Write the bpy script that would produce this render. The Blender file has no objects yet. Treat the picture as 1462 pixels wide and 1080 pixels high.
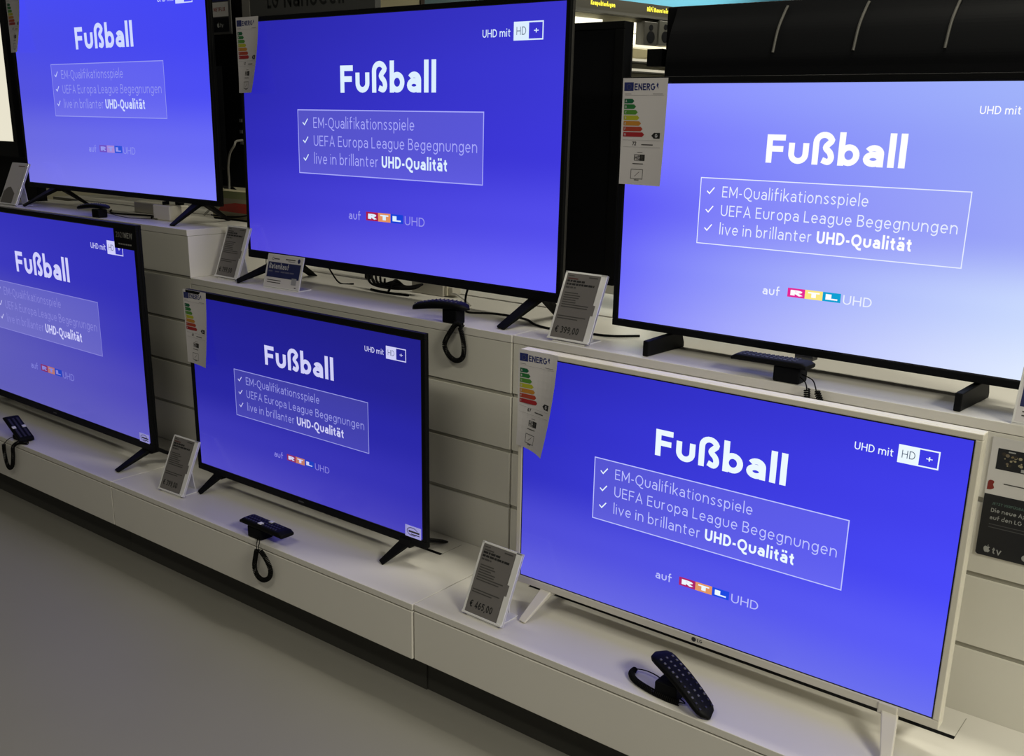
import bpy, math, random
from mathutils import Vector, Matrix
random.seed(7)
C = bpy.context.scene.collection
scn = bpy.context.scene

# ------------------------------------------------------------------ camera, world, lights, exposure
cam = bpy.data.cameras.new('camera'); co = bpy.data.objects.new('camera', cam); C.objects.link(co)
cam.sensor_width = 36.0; cam.lens = 36.0 * 1438.03 / 1462.0
cam.shift_x = -7.138 / 1462.0; cam.shift_y = 56.948 / 1462.0
cam.clip_start = 0.02; cam.clip_end = 100
Rv = Vector((0.78752, 0.61593, 0.02021)); Uv = Vector((-0.18822, 0.20921, 0.95960)); Fv = Vector((-0.58681, 0.75950, -0.28065))
M = Matrix((Rv, Uv, -Fv)).transposed().to_4x4(); M.translation = Vector((1.51, -1.563, 1.3486))
co.matrix_world = M
scn.camera = co
scn.view_settings.view_transform = 'Standard'; scn.view_settings.look = 'None'
scn.view_settings.gamma = 1.0; scn.view_settings.use_curve_mapping = False
scn.view_settings.exposure = 0.0
W = bpy.data.worlds.new('world'); scn.world = W; W.use_nodes = True
W.node_tree.nodes['Background'].inputs[0].default_value = (1.0, 0.95, 0.84, 1)
W.node_tree.nodes['Background'].inputs[1].default_value = 0.08

def area(name, loc, sx, sy, power, col=(1.0, 0.95, 0.78), rot=(0, 0, 0)):
    l = bpy.data.lights.new(name, 'AREA'); l.shape = 'RECTANGLE'; l.size = sx; l.size_y = sy
    l.energy = power; l.color = col
    o = bpy.data.objects.new(name, l); C.objects.link(o); o.location = loc; o.rotation_euler = rot
    return o
area('ceiling_lamp', (4.3, -1.1, 3.0), 1.2, 1.2, 165)
area('ceiling_lamp', (0.6, -1.9, 3.05), 1.5, 0.3, 20)
area('ceiling_lamp', (-2.6, -2.0, 3.05), 1.5, 0.3, 4)
area('ceiling_lamp', (1.3, .74, 3.05), 1.5, 0.2, 33)
area('ceiling_lamp', (-1.2, .80, 3.05), 1.5, 0.2, 6)
area('ceiling_lamp', (-0.5, 3.0, 3.05), 1.5, 0.3, 20)
area('ceiling_lamp', (-3.0, 6.8, 3.05), 0.3, 2.4, 48)

# ------------------------------------------------------------------ materials
def s2l(c):
    return tuple((x / 12.92 if x <= 0.04045 else ((x + 0.055) / 1.055) ** 2.4) for x in (v / 255.0 for v in c))
_m = {}
def mat(name, rgb=None, rough=0.5, metal=0.0, spec=0.5, lin=None, noise=0.0, nscale=8.0, emit=None, estr=1.0, coat=0.0, alpha=1.0, trans=0.0):
    if name in _m: return _m[name]
    m = bpy.data.materials.new(name); m.use_nodes = True; nt = m.node_tree; b = nt.nodes['Principled BSDF']
    c = lin if lin else s2l(rgb)
    b.inputs['Base Color'].default_value = (*c, 1); b.inputs['Roughness'].default_value = rough
    b.inputs['Metallic'].default_value = metal; b.inputs['Specular IOR Level'].default_value = spec
    b.inputs['Coat Weight'].default_value = coat
    if trans: b.inputs['Transmission Weight'].default_value = trans
    if emit:
        b.inputs['Emission Color'].default_value = (*s2l(emit), 1); b.inputs['Emission Strength'].default_value = estr
    if noise:
        tc = nt.nodes.new('ShaderNodeTexCoord'); n = nt.nodes.new('ShaderNodeTexNoise'); n.inputs['Scale'].default_value = nscale
        n.inputs['Detail'].default_value = 5; r = nt.nodes.new('ShaderNodeMapRange')
        r.inputs['To Min'].default_value = 1 - noise; r.inputs['To Max'].default_value = 1 + noise
        mx = nt.nodes.new('ShaderNodeVectorMath'); mx.operation = 'SCALE'; mx.inputs[0].default_value = c
        nt.links.new(tc.outputs['Object'], n.inputs['Vector']); nt.links.new(n.outputs['Fac'], r.inputs['Value'])
        nt.links.new(r.outputs['Result'], mx.inputs['Scale']); nt.links.new(mx.outputs['Vector'], b.inputs['Base Color'])
    _m[name] = m; return m
M_lam = mat('white_laminate', lin=(.74, .72, .67), rough=.38, noise=.02, nscale=5)
M_slat = mat('slatwall_white', lin=(.70, .685, .62), rough=.45, noise=.02, nscale=4)
M_edge = mat('laminate_edge', lin=(.72, .70, .64), rough=.4)
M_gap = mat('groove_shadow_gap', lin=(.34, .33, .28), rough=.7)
M_dark = mat('dark_plinth', lin=(.045, .044, .038), rough=.7)
M_blk = mat('black_plastic', lin=(.0042, .0045, .005), rough=.5, spec=.1, noise=.1, nscale=30)
M_blks = mat('black_gloss', lin=(.006, .006, .008), rough=.18)
M_blkm = mat('black_matte', lin=(.0032, .0036, .0048), rough=.6, spec=.1)
M_grey = mat('grey_plastic', lin=(.10, .10, .10), rough=.5)
M_silver = mat('silver_trim', lin=(.5, .5, .5), rough=.3, metal=.8)
M_wtv = mat('white_tv_plastic', lin=(.70, .67, .58), rough=.35)
M_paper = mat('paper_white', lin=(.66, .64, .66), rough=.55)
M_acr = mat('acrylic_clear_white', lin=(.80, .80, .80), rough=.15, coat=.4)
M_eink = mat('epaper_grey', lin=(.165, .155, .15), rough=.45)
M_ink = mat('black_ink', lin=(.012, .012, .012), rough=.6)
M_inkg = mat('grey_ink', lin=(.06, .057, .055), rough=.6)
M_navy = mat('navy_print', lin=(.012, .018, .10), rough=.5)
M_ptxt = mat('print_white', lin=(.6, .6, .65), rough=.5)
M_cable = mat('black_rubber', lin=(.004, .004, .004), rough=.6, spec=.1)
M_wcab = mat('white_cable', lin=(.55, .53, .48), rough=.45)
M_wbox = mat('white_box_plastic', lin=(.66, .63, .55), rough=.45)

# ------------------------------------------------------------------ mesh builder
class MB:
    def __init__(s): s.v = []; s.f = []; s.m = []; s.mats = []; s.smooth = []
    def mi(s, m):
        if m not in s.mats: s.mats.append(m)
        return s.mats.index(m)
    def face(s, pts, m, sm=False):
        i = len(s.v); s.v += [tuple(p) for p in pts]; s.f.append(tuple(range(i, i + len(pts)))); s.m.append(s.mi(m)); s.smooth.append(sm)
    def raw(s, vs, fs, m, sm=False):
        i = len(s.v); s.v += [tuple(p) for p in vs]; k = s.mi(m)
        for f in fs: s.f.append(tuple(i + a for a in f)); s.m.append(k); s.smooth.append(sm)
    def box(s, a, b, m, T=None):
        x0, y0, z0 = a; x1, y1, z1 = b
        vs = [(x0, y0, z0), (x1, y0, z0), (x1, y1, z0), (x0, y1, z0), (x0, y0, z1), (x1, y0, z1), (x1, y1, z1), (x0, y1, z1)]
        if T: vs = [T(Vector(q)) for q in vs]
        s.raw(vs, [(3, 2, 1, 0), (4, 5, 6, 7), (0, 1, 5, 4), (1, 2, 6, 5), (2, 3, 7, 6), (3, 0, 4, 7)], m)
    def frustum(s, a, b, inset, y0, y1, m):      # rect a..b in xz at y0 shrinking by inset at y1
        (x0, z0), (x1, z1) = a, b; i = inset
        vs = [(x0, y0, z0), (x1, y0, z0), (x1, y0, z1), (x0, y0, z1), (x0 + i, y1, z0 + i), (x1 - i, y1, z0 + i), (x1 - i, y1, z1 - i), (x0 + i, y1, z1 - i)]
        s.raw(vs, [(0, 1, 2, 3), (7, 6, 5, 4), (1, 0, 4, 5), (2, 1, 5, 6), (3, 2, 6, 7), (0, 3, 7, 4)], m)
    def prism(s, poly, d0, d1, m, axis='y', T=None):   # polygon in the two other axes extruded along axis
        n = len(poly)
        def P(p, d):
            q = Vector((p[0], d, p[1])) if axis == 'y' else (Vector((d, p[0], p[1])) if axis == 'x' else Vector((p[0], p[1], d)))
            return T(q) if T else q
        vs = [P(p, d0) for p in poly] + [P(p, d1) for p in poly]
        fs = [tuple(range(n))[::-1], tuple(range(n, 2 * n))] + [(i, (i + 1) % n, n + (i + 1) % n, n + i) for i in range(n)]
        s.raw(vs, fs, m)
    def bar(s, p0, p1, w0, w1, t, m, up=(1, 0, 0), t1=None):   # tapered bar; width along `up`
        p0 = Vector(p0); p1 = Vector(p1); d = (p1 - p0).normalized(); a = Vector(up); a = (a - d * a.dot(d)).normalized(); n = d.cross(a)
        t1 = t if t1 is None else t1; vs = []
        for p, w, tt in ((p0, w0, t), (p1, w1, t1)):
            vs += [p + a * w / 2 + n * tt / 2, p - a * w / 2 + n * tt / 2, p - a * w / 2 - n * tt / 2, p + a * w / 2 - n * tt / 2]
        s.raw(vs, [(0, 1, 2, 3), (7, 6, 5, 4), (0, 4, 5, 1), (1, 5, 6, 2), (2, 6, 7, 3), (3, 7, 4, 0)], m)
    def tube(s, pts, r, m, n=8):
        pts = [Vector(p) for p in pts]; N = len(pts); rings = []; prev = None
        for i, p in enumerate(pts):
            d = (pts[min(i + 1, N - 1)] - pts[max(i - 1, 0)]).normalized()
            if prev is None:
                a = Vector((0, 0, 1)) if abs(d.z) < .9 else Vector((1, 0, 0))
            else: a = prev
            a = (a - d * a.dot(d)).normalized(); b = d.cross(a); prev = a
            rr = r(i / (N - 1)) if callable(r) else r
            rings += [p + a * rr * math.cos(2 * math.pi * k / n) + b * rr * math.sin(2 * math.pi * k / n) for k in range(n)]
        fs = [(i * n + k, i * n + (k + 1) % n, (i + 1) * n + (k + 1) % n, (i + 1) * n + k) for i in range(N - 1) for k in range(n)]
        s.raw(rings, fs, m, True)
        s.face([rings[k] for k in range(n)][::-1], m); s.face([rings[(N - 1) * n + k] for k in range(n)], m)
    def cyl(s, c, r, z0, z1, m, n=24, r1=None, axis='z'):
        r1 = r if r1 is None else r1
        def P(a, rr, h):
            u, v = rr * math.cos(a), rr * math.sin(a)
            return (c[0] + u, c[1] + v, h) if axis == 'z' else (c[0] + u, h, c[1] + v)
        lo = [P(2 * math.pi * k / n, r, z0) for k in range(n)]; hi = [P(2 * math.pi * k / n, r1, z1) for k in range(n)]
        s.raw(lo + hi, [(k, (k + 1) % n, n + (k + 1) % n, n + k) for k in range(n)], m, True)
        s.face(lo[::-1], m); s.face(hi, m)
    def build(s, name, parent=None, loc=(0, 0, 0), rot=(0, 0, 0), bev=0.0, seg=2):
        me = bpy.data.meshes.new(name); me.from_pydata(s.v, [], s.f)
        for m in s.mats: me.materials.append(m)
        me.polygons.foreach_set('material_index', s.m); me.polygons.foreach_set('use_smooth', s.smooth); me.update()
        o = bpy.data.objects.new(name, me); C.objects.link(o); o.location = loc; o.rotation_euler = rot
        if parent: o.parent = parent
        if bev:
            b = o.modifiers.new('bevel', 'BEVEL'); b.width = bev; b.segments = seg; b.limit_method = 'ANGLE'; b.angle_limit = math.radians(40)
        return o
def tag(o, label=None, cat=None, group=None, kind=None):
    if label: o['label'] = label
    if cat: o['category'] = cat
    if group: o['group'] = group
    if kind: o['kind'] = kind
    return o
def thing(name, label, cat, loc=(0, 0, 0), rz=0.0, group=None):
    o = bpy.data.objects.new(name, None); C.objects.link(o); o.empty_display_size = .05
    o.location = loc; o.rotation_euler = (0, 0, rz); return tag(o, label, cat, group)
def smooth_path(pts, n=10):
    P = [Vector(p) for p in pts]; P = [2 * P[0] - P[1]] + P + [2 * P[-1] - P[-2]]; out = []
    for i in range(1, len(P) - 2):
        a, b, c, d = P[i - 1:i + 3]
        for k in range(n):
            t = k / n; out.append(.5 * ((2 * b) + (c - a) * t + (2 * a - 5 * b + 4 * c - d) * t * t + (3 * b - a - 3 * c + d) * t ** 3))
    out.append(P[-2]); return out
def coil(mb, pts, R, r, pitch, m, per=10):
    P = smooth_path(pts, 24); L = [0]
    for a, b in zip(P, P[1:]): L.append(L[-1] + (b - a).length)
    tot = L[-1]; N = int(tot / pitch * per); out = []; prev = Vector((0, 1, 0)); j = 0
    for i in range(N + 1):
        s = tot * i / N
        while j < len(L) - 2 and L[j + 1] < s: j += 1
        t = (s - L[j]) / max(1e-9, L[j + 1] - L[j]); p = P[j].lerp(P[j + 1], t); d = (P[j + 1] - P[j]).normalized()
        a = (prev - d * prev.dot(d)).normalized(); b = d.cross(a); prev = a; an = 2 * math.pi * i / per
        out.append(p + a * R * math.cos(an) + b * R * math.sin(an))
    mb.tube(out, r, m, 5)

# ------------------------------------------------------------------ stroke lettering
def arc(cx, cy, rx, ry, a0, a1, n=12):
    return [(cx + rx * math.cos(math.radians(a0 + (a1 - a0) * i / n)), cy + ry * math.sin(math.radians(a0 + (a1 - a0) * i / n))) for i in range(n + 1)]
def sm2(pts, n=6):
    return [(p.x, p.y) for p in smooth_path([(x, y, 0) for x, y in pts], n)]
def glyph(ch, s):
    X, A, D, h = .73, 1.13, -.28, s / 2
    bw = .58 + .55 * s; r = (bw - s) / 2; cy = X / 2; ry = (X - s) / 2; cw = .60 + .5 * s
    uml = None
    if ch in 'äüÜö':
        uml = ch; ch = {'ä': 'a', 'ü': 'u', 'Ü': 'U', 'ö': 'o'}[ch]
    S = []; w = bw
    bowl = lambda: arc(bw / 2, cy, r, ry, 0, 360, 24)
    if ch == ' ': w = .22
    elif ch == 'l': S = [[(h, 0), (h, A)]]; w = s
    elif ch == 'i': S = [[(h, 0), (h, X)], [(h, X + .16), (h, X + .16 + s * 1.1)]]; w = s
    elif ch == 'u': S = [[(h, X)] + arc(bw / 2, h + r, r, r, 180, 360) + [(bw - h, X)]]
    elif ch == 'n': S = [[(h, 0), (h, X)], [(h, X - h - r)] + arc(bw / 2, X - h - r, r, r, 180, 0) + [(bw - h, 0)]]
    elif ch == 'h': S = [[(h, 0), (h, A)], [(h, X - h - r)] + arc(bw / 2, X - h - r, r, r, 180, 0) + [(bw - h, 0)]]
    elif ch == 'm':
        q = r * .82; S = [[(h, 0), (h, X)]]
        for k in (0, 1):
            cx = h + q + 2 * q * k; S.append([(cx - q, X - h - q)] + arc(cx, X - h - q, q, q, 180, 0) + [(cx + q, 0)])
        w = 4 * q + s
    elif ch == 'o': S = [bowl()]
    elif ch == 'c': S = [arc(bw / 2, cy, r, ry, 45, 315, 20)]; w = bw * .92
    elif ch == 'e': S = [[(h + .02, cy), (bw - h, cy)] + arc(bw / 2, cy, r, ry, 0, 318, 24)]
    elif ch == 'a':
        b = bw * .92; q = (b - s) / 2
        S = [arc(b / 2, X - h - q * .9, q, q * .9, 150, 0, 10) + [(b - h, 0)], arc(b / 2 - .01, .225 + h * .3, q, .225 - h * .7, 0, 360, 20)]; w = b
    elif ch == 'b': S = [[(h, 0), (h, A)], bowl()]
    elif ch == 'd': S = [[(bw - h, 0), (bw - h, A)], bowl()]
    elif ch == 'p': S = [[(h, D), (h, X)], bowl()]
    elif ch == 'g': S = [[(bw - h, X), (bw - h, .05)] + arc(bw / 2, .03, r, .03 - D - h, 0, -150, 12), bowl()]
    elif ch == 'k': S = [[(h, 0), (h, A)], [(h, .27), (bw * .85, X)], [(h + .15, .40), (bw * .88, 0)]]; w = bw * .9
    elif ch == 'f': S = [[(h + .1, 0), (h + .1, A - .18)] + arc(h + .27, A - .18, .17, .18 - h, 180, 80, 8), [(0, X - h), (.40 + h, X - h)]]; w = .40 + h
    elif ch == 't': S = [[(h + .1, X + .2), (h + .1, .17 + h)] + arc(h + .25, .15 + h, .15, .15, 180, 285, 8), [(0, X - h), (.40, X - h)]]; w = .42
    elif ch == 'r': S = [[(h, 0), (h, X)], [(h, X - h - .24)] + arc(h + .24, X - h - .24, .24, .24, 180, 75, 8)]; w = .36 + h
    elif ch == 's':
        b = bw * .8; S = [sm2([(b - h, X * .82), (b / 2, X - h), (h + .01, X * .74), (b / 2, X * .5), (b - h - .01, X * .26), (b / 2, h), (h - .02, X * .17)])]; w = b
    elif ch == 'v': S = [[(h * .6, X), (bw / 2, h * .4), (bw - h * .6, X)]]
    elif ch == 'w': S = [[(h * .6, X), (.24, 0), (.45, X * .9), (.66, 0), (.9 - h * .6, X)]]; w = .9
    elif ch == 'x': S = [[(h, X), (bw - h, 0)], [(h, 0), (bw - h, X)]]
    elif ch == 'ß':
        b = bw * 1.05; q = (b - s) * .5; S = [[(h, 0), (h, A - h - q)] + arc(h + q, A - h - q, q, q, 180, 20, 10) +
             sm2([(b - h - .03, .80), (b * .60, .60), (b * .80, .42), (b - h * .95, .24), (b * .74, h * 1.05), (b * .46, h + .07)], 6)]; w = b
    elif ch == 'F': S = [[(h, 0), (h, 1)], [(0, 1 - h), (cw * .92, 1 - h)], [(0, .5), (cw * .84, .5)]]; w = cw * .92
    elif ch == 'E': S = [[(h, 0), (h, 1)], [(0, 1 - h), (cw * .9, 1 - h)], [(0, .52), (cw * .84, .52)], [(0, h), (cw * .92, h)]]; w = cw * .92
    elif ch == 'M': S = [[(h, 0), (h, 1)], [(h, 1 - h * .4), (.45, .25), (.9 - h, 1 - h * .4)], [(.9 - h, 0), (.9 - h, 1)]]; w = .9
    elif ch == 'N': S = [[(h, 0), (h, 1)], [(h, 1 - h), (.76 - h, h)], [(.76 - h, 0), (.76 - h, 1)]]; w = .76
    elif ch in 'OQ':
        S = [arc(.45, .5, .45 - h, .5 - h, 0, 360, 28)]; w = .9
        if ch == 'Q': S.append(sm2([(.44, h), (.56, -.08), (.72, -.17), (.92, -.17)]))
    elif ch == '0': S = [arc(.3, .5, .3 - h, .5 - h, 0, 360, 24)]; w = .6
    elif ch == 'C': S = [arc(.45, .5, .45 - h, .5 - h, 48, 312, 24)]; w = .82
    elif ch == 'G': S = [arc(.45, .5, .45 - h, .5 - h, 48, 350, 24) + [(.9 - h, .48), (.5, .48)]]; w = .9
    elif ch == 'U': S = [[(h, 1)] + arc(.36, .36, .36 - h, .36 - h, 180, 360) + [(.72 - h, 1)]]; w = .72
    elif ch == 'J': S = [[(.5 - h, 1)] + [(.5 - h, .3)] + arc(.25, .28, .25 - h, .28 - h, 0, -160)]; w = .5
    elif ch == 'A': S = [[(h * .6, 0), (.39, 1 - h * .4), (.78 - h * .6, 0)], [(.15, .32), (.63, .32)]]; w = .78
    elif ch == 'V': S = [[(h * .6, 1), (.38, h * .4), (.76 - h * .6, 1)]]; w = .76
    elif ch == 'W': S = [[(h * .6, 1), (.27, 0), (.5, .9), (.73, 0), (1 - h * .6, 1)]]; w = 1.0
    elif ch == 'X': S = [[(h, 1), (.68 - h, 0)], [(h, 0), (.68 - h, 1)]]; w = .68
    elif ch == 'K': S = [[(h, 0), (h, 1)], [(h, .4), (.64, 1)], [(.22, .58), (.68, 0)]]; w = .68
    elif ch == 'L': S = [[(h, 1), (h, 0)], [(0, h), (.54, h)]]; w = .54
    elif ch == 'I': S = [[(h, 0), (h, 1)]]; w = s
    elif ch == 'H': S = [[(h, 0), (h, 1)], [(.74 - h, 0), (.74 - h, 1)], [(h, .5), (.74 - h, .5)]]; w = .74
    elif ch == 'T': S = [[(.33, 0), (.33, 1)], [(0, 1 - h), (.66, 1 - h)]]; w = .66
    elif ch == 'Z': S = [[(.02, 1 - h), (.62 - h, 1 - h), (h, h), (.64, h)]]; w = .64
    elif ch == 'D': S = [[(h, 0), (h, 1)], [(0, 1 - h), (.3, 1 - h)] + arc(.3, .5, .44 - h, .5 - h, 90, -90, 16) + [(0, h)]]; w = .74
    elif ch == 'B': S = [[(h, 0), (h, 1)], [(0, 1 - h), (.36, 1 - h)] + arc(.36, .76, .22 - h * .4, .24 - h, 90, -90, 10) + [(h, .52)], [(.36, .52)] + arc(.38, .265 + h * .2, .25 - h * .4, .265 - h * .8, 90, -90, 10) + [(0, h)]]; w = .62 + h * .6
    elif ch in 'PR':
        S = [[(h, 0), (h, 1)], [(0, 1 - h), (.36, 1 - h)] + arc(.36, .72, .25 - h * .4, .28 - h, 90, -90, 10) + [(h, .44 + h * .3)]]; w = .62 + h * .4
        if ch == 'R': S.append([(.32, .44), (.62, 0)])
    elif ch == 'S': S = [sm2([(.60 - h, .83), (.32, 1 - h), (h + .01, .75), (.32, .51), (.62 - h, .26), (.31, h), (h - .01, .16)])]; w = .62
    elif ch == '1': S = [[(.02, .8), (.24, 1 - h), (.24, 0)]]; w = .3
    elif ch == '2': S = [sm2([(h, .75), (.14, .93), (.3, 1 - h), (.5, .9), (.54 - h * .3, .72), (.4, .46), (h, h)]) + [(.58, h)]]; w = .58
    elif ch == '3': S = [sm2([(h, .86), (.28, 1 - h), (.53 - h * .3, .75), (.3, .53)]), sm2([(.24, .53), (.38, .52), (.58 - h, .28), (.29, h), (h - .02, .15)])]; w = .58
    elif ch == '4': S = [[(.42, 0), (.42, 1), (h, .27), (.6, .27)]]; w = .6
    elif ch == '5': S = [[(.53, 1 - h), (.12, 1 - h), (.09, .58)] + sm2([(.09, .56), (.3, .62), (.56 - h, .33), (.28, h), (h - .02, .14)])]; w = .57
    elif ch == '6': S = [arc(.3, .31, .3 - h, .31 - h, 0, 360, 20), sm2([(.48, 1 - h), (.2, .8), (h, .36)])]; w = .6
    elif ch == '7': S = [[(0, 1 - h), (.54, 1 - h), (.18, 0)]]; w = .56
    elif ch == '8': S = [arc(.29, .75, .24 - h, .25 - h, 0, 360, 18), arc(.29, .27, .29 - h, .27 - h, 0, 360, 18)]; w = .58
    elif ch == '9': S = [arc(.3, .69, .3 - h, .31 - h, 0, 360, 20), sm2([(.12, h), (.4, .2), (.6 - h, .64)])]; w = .6
    elif ch == '€': S = [arc(.42, .5, .36 - h, .5 - h, 50, 310, 20), [(0, .58), (.5, .58)], [(0, .42), (.48, .42)]]; w = .72
    elif ch == ',': S = [[(.1, .1), (.03, -.15)]]; w = .18
    elif ch == '.': S = [[(h, 0), (h, s)]]; w = s
    elif ch == '-': S = [[(0, .37), (.30, .37)]]; w = .30
    elif ch == '+': S = [[(0, .45), (.5, .45)], [(.25, .2), (.25, .7)]]; w = .5
    if uml:
        t = 1.12 if uml == 'Ü' else X + .14
        for xx in (w * .28, w * .72): S.append([(xx, t), (xx, t + s)])
    return S, w
def ribbon(mb, pts, hw, T, m):
    P = [Vector((x, y)) for x, y in pts]; P = [p for i, p in enumerate(P) if i == 0 or (p - P[i - 1]).length > 1e-6]
    if len(P) < 2: return
    n = len(P); closed = (P[0] - P[-1]).length < 1e-5; Lq = []; Rq = []
    for i in range(n):
        a = P[i - 1] if i > 0 else (P[n - 2] if closed else None); b = P[i + 1] if i < n - 1 else (P[1] if closed else None)
        d1 = (P[i] - a).normalized() if a is not None else None; d2 = (b - P[i]).normalized() if b is not None else None
        if d1 is None: d1 = d2
        if d2 is None: d2 = d1
        n1 = Vector((-d1.y, d1.x)); n2 = Vector((-d2.y, d2.x)); q = n1 + n2
        q = n1 if q.length < 1e-4 else q.normalized(); k = 1 / max(.45, q.dot(n1)); Lq.append(P[i] + q * hw * k); Rq.append(P[i] - q * hw * k)
    vs = [T(p.x, p.y) for p in Lq] + [T(p.x, p.y) for p in Rq]
    mb.raw(vs, [(i, n + i, n + i + 1, i + 1) for i in range(n - 1)], m)
def text(mb, st, x0, y0, cap, s, T, m, width=None, gap=.17, align='l'):
    G = []; x = 0
    for ch in st:
        S, w = glyph(ch, s); G.append((x, S)); x += w + (gap if ch != ' ' else gap * .6)
    tot = x - gap; sx = (width / tot) if width else cap
    if align == 'c': x0 -= tot * sx / 2
    for ox, S in G:
        for pl in S:
            ribbon(mb, [(px + ox, py) for px, py in pl], s / 2, lambda a, b: T(x0 + a * sx, y0 + b * cap), m)
    return tot * sx
def poly(mb, pts, T, m): mb.face([T(x, y) for x, y in pts], m)
def rect(mb, x0, y0, x1, y1, T, m): poly(mb, [(x0, y0), (x1, y0), (x1, y1), (x0, y1)], T, m)
def outline(mb, x0, y0, x1, y1, t, T, m):
    rect(mb, x0, y0, x1, y0 + t, T, m); rect(mb, x0, y1 - t, x1, y1, T, m); rect(mb, x0, y0 + t, x0 + t, y1 - t, T, m); rect(mb, x1 - t, y0 + t, x1, y1 - t, T, m)
def apple(mb, cx, cy, s, T, m):
    pts = [(0, .34), (.14, .40), (.27, .39), (.38, .30), (.29, .20), (.25, .08), (.29, -.05), (.41, -.15), (.31, -.36), (.18, -.48), (0, -.44), (-.16, -.48), (-.30, -.36), (-.41, -.10), (-.42, .14), (-.33, .33), (-.16, .41)]
    poly(mb, [(cx + x * s, cy + y * s) for x, y in sm2(pts + [pts[0]], 3)[:-1]], T, m)
    poly(mb, [(cx + x * s, cy + y * s) for x, y in [(.02, .44), (.05, .58), (.17, .68), (.16, .55), (.10, .47)]], T, m)

# ------------------------------------------------------------------ the setting
ZL, YW, ZU, ZA = .25, .3647, .8453, .9989
mb = MB(); mb.box((-9, -5, -.05), (6, 13, 0), mat('floor_grey_vinyl', lin=(.235, .228, .205), rough=.42, noise=.05, nscale=2.5))
tag(mb.build('floor'), kind='structure')
mb = MB(); mb.box((-9, -5, 3.2), (6, 13, 3.3), mat('ceiling_grey', lin=(.35, .34, .31), rough=.8))
tag(mb.build('ceiling'), kind='structure')

# ------------------------------------------------------------------ gondola cabinets
def lower_cabinet(x0, x1, label, flap=True, back=0.0):
    t = thing('display_cabinet', label, 'cabinet', ((x0 + x1) / 2, .2 + back, 0))
    hx = (x1 - x0) / 2; ox = -(x0 + x1) / 2; L = (-ox, .2)
    def B(): return MB()
    b = B(); b.box((-hx + .001, -.2 + .002, ZL - .016), (hx - .001, YW - .2, ZL), M_lam); b.build('top_board', t, bev=.0012)
    b = B(); b.box((-hx + .0015, -.2 + .001, .105), (hx - .0015, -.2 + .018, ZL - .0195), M_lam); b.build('drawer_front', t, bev=.0012)
    b = B(); b.box((-hx + .002, -.2 + .018, .105), (hx - .002, YW - .2, ZL - .016), M_edge); b.build('carcass', t)
    b = B(); b.box((-hx, -.2 + .05, 0), (hx, YW - .2, .105), M_dark); b.build('plinth', t)
    if flap:
        b = B(); b.box((-hx + .148, .2555 - .2, ZL + .0001), (hx - .142, .267 - .2, ZL + .0004), M_blkm)
        b.box((hx - .1435, .267 - .2, ZL + .0001), (hx - .142, .345 - .2, ZL + .0004), M_gap); b.build('cable_slot', t)
        b = B(); b.box((-hx + .148, .267 - .2, ZL + .0001), (hx - .1435, .345 - .2, ZL + .0007), M_lam); b.build('cable_flap', t)
    return t
lower_cabinet(-2.62, -1.295, 'low white display cabinet at the far left under the television with the black corner sticker', False)
lower_cabinet(-1.294, -.0005, 'low white display cabinet in the middle, carrying the black bezel television')
lower_cabinet(.0005, 1.30, 'low white display cabinet carrying the white framed television', back=.004)
lower_cabinet(1.302, 2.6, 'low white display cabinet at the right edge, past the white framed television')
def upper_cabinet(x0, x1, ztop, label, side=False, back=0.0):
    t = thing('slatwall_unit', label, 'cabinet', ((x0 + x1) / 2, (YW + .672) / 2 + back, 0))
    hx = (x1 - x0) / 2; yo = (YW + .672) / 2; f, bk = YW - yo, .672 - yo
    b = MB(); b.box((-hx + .0008, f, ztop - .02), (hx - .0008, bk, ztop), M_lam); b.build('top_board', t, bev=.0012)
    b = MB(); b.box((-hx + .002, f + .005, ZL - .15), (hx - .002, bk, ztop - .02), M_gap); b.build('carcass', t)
    b = MB(); z = ztop - .0212; first = True
    while z > ZL - .05:
        zb = (ztop - .15 if first else z - .1405); zb = max(zb, ZL - .02)
        b.box((-hx + .0015, f + .001, zb + .0005), (hx - .0015, f + .014, z), M_slat)
        first = False; z = zb - .0095
        if zb <= ZL: break
    b.build('slat_front', t, bev=.001)
    if side:
        b = MB(); b.box((hx - .002, f + .001, ZU), (hx + .001, bk - .001, ztop - .021), M_lam); b.build('side_panel', t)
    return t
upper_cabinet(-2.66, -1.3345, ZA, 'taller white slatwall unit at the left, its beige end panel standing above the next shelf', True)
upper_cabinet(-1.333, -.0005, ZU, 'white slatwall unit under the large television in the upper middle')
upper_cabinet(.0005, 1.335, ZU, 'white slatwall unit at the right, with the black streaming poster on its front', back=.003)
upper_cabinet(1.3365, 2.66, ZU, 'white slatwall unit at the far right end of the row')
for x0, x1, z, lb in ((-2.66, -1.335, ZA, 'white cable strip along the back of the taller left unit'), (-1.334, 2.66, ZU, 'white cable strip along the back of the long upper shelf')):
    mb = MB(); mb.box((x0, .676, .1), (x1, .754, z - .004), M_lam); tag(mb.build('cable_channel', bev=.001), lb, 'shelf')
for x0, x1, z, lb in ((-2.9, -1.335, ZA, 'white display unit facing the other aisle behind the left televisions'), (-1.334, 2.66, ZU, 'long white display unit facing the other aisle behind the upper shelf')):
    mb = MB(); mb.box((x0, .758, 0), (x1, 1.08, z - .001), M_lam); mb.box((x0, 1.08, 0), (x1, 1.44, ZL), M_lam)
    tag(mb.build('display_unit', bev=.001), lb, 'cabinet')

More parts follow.
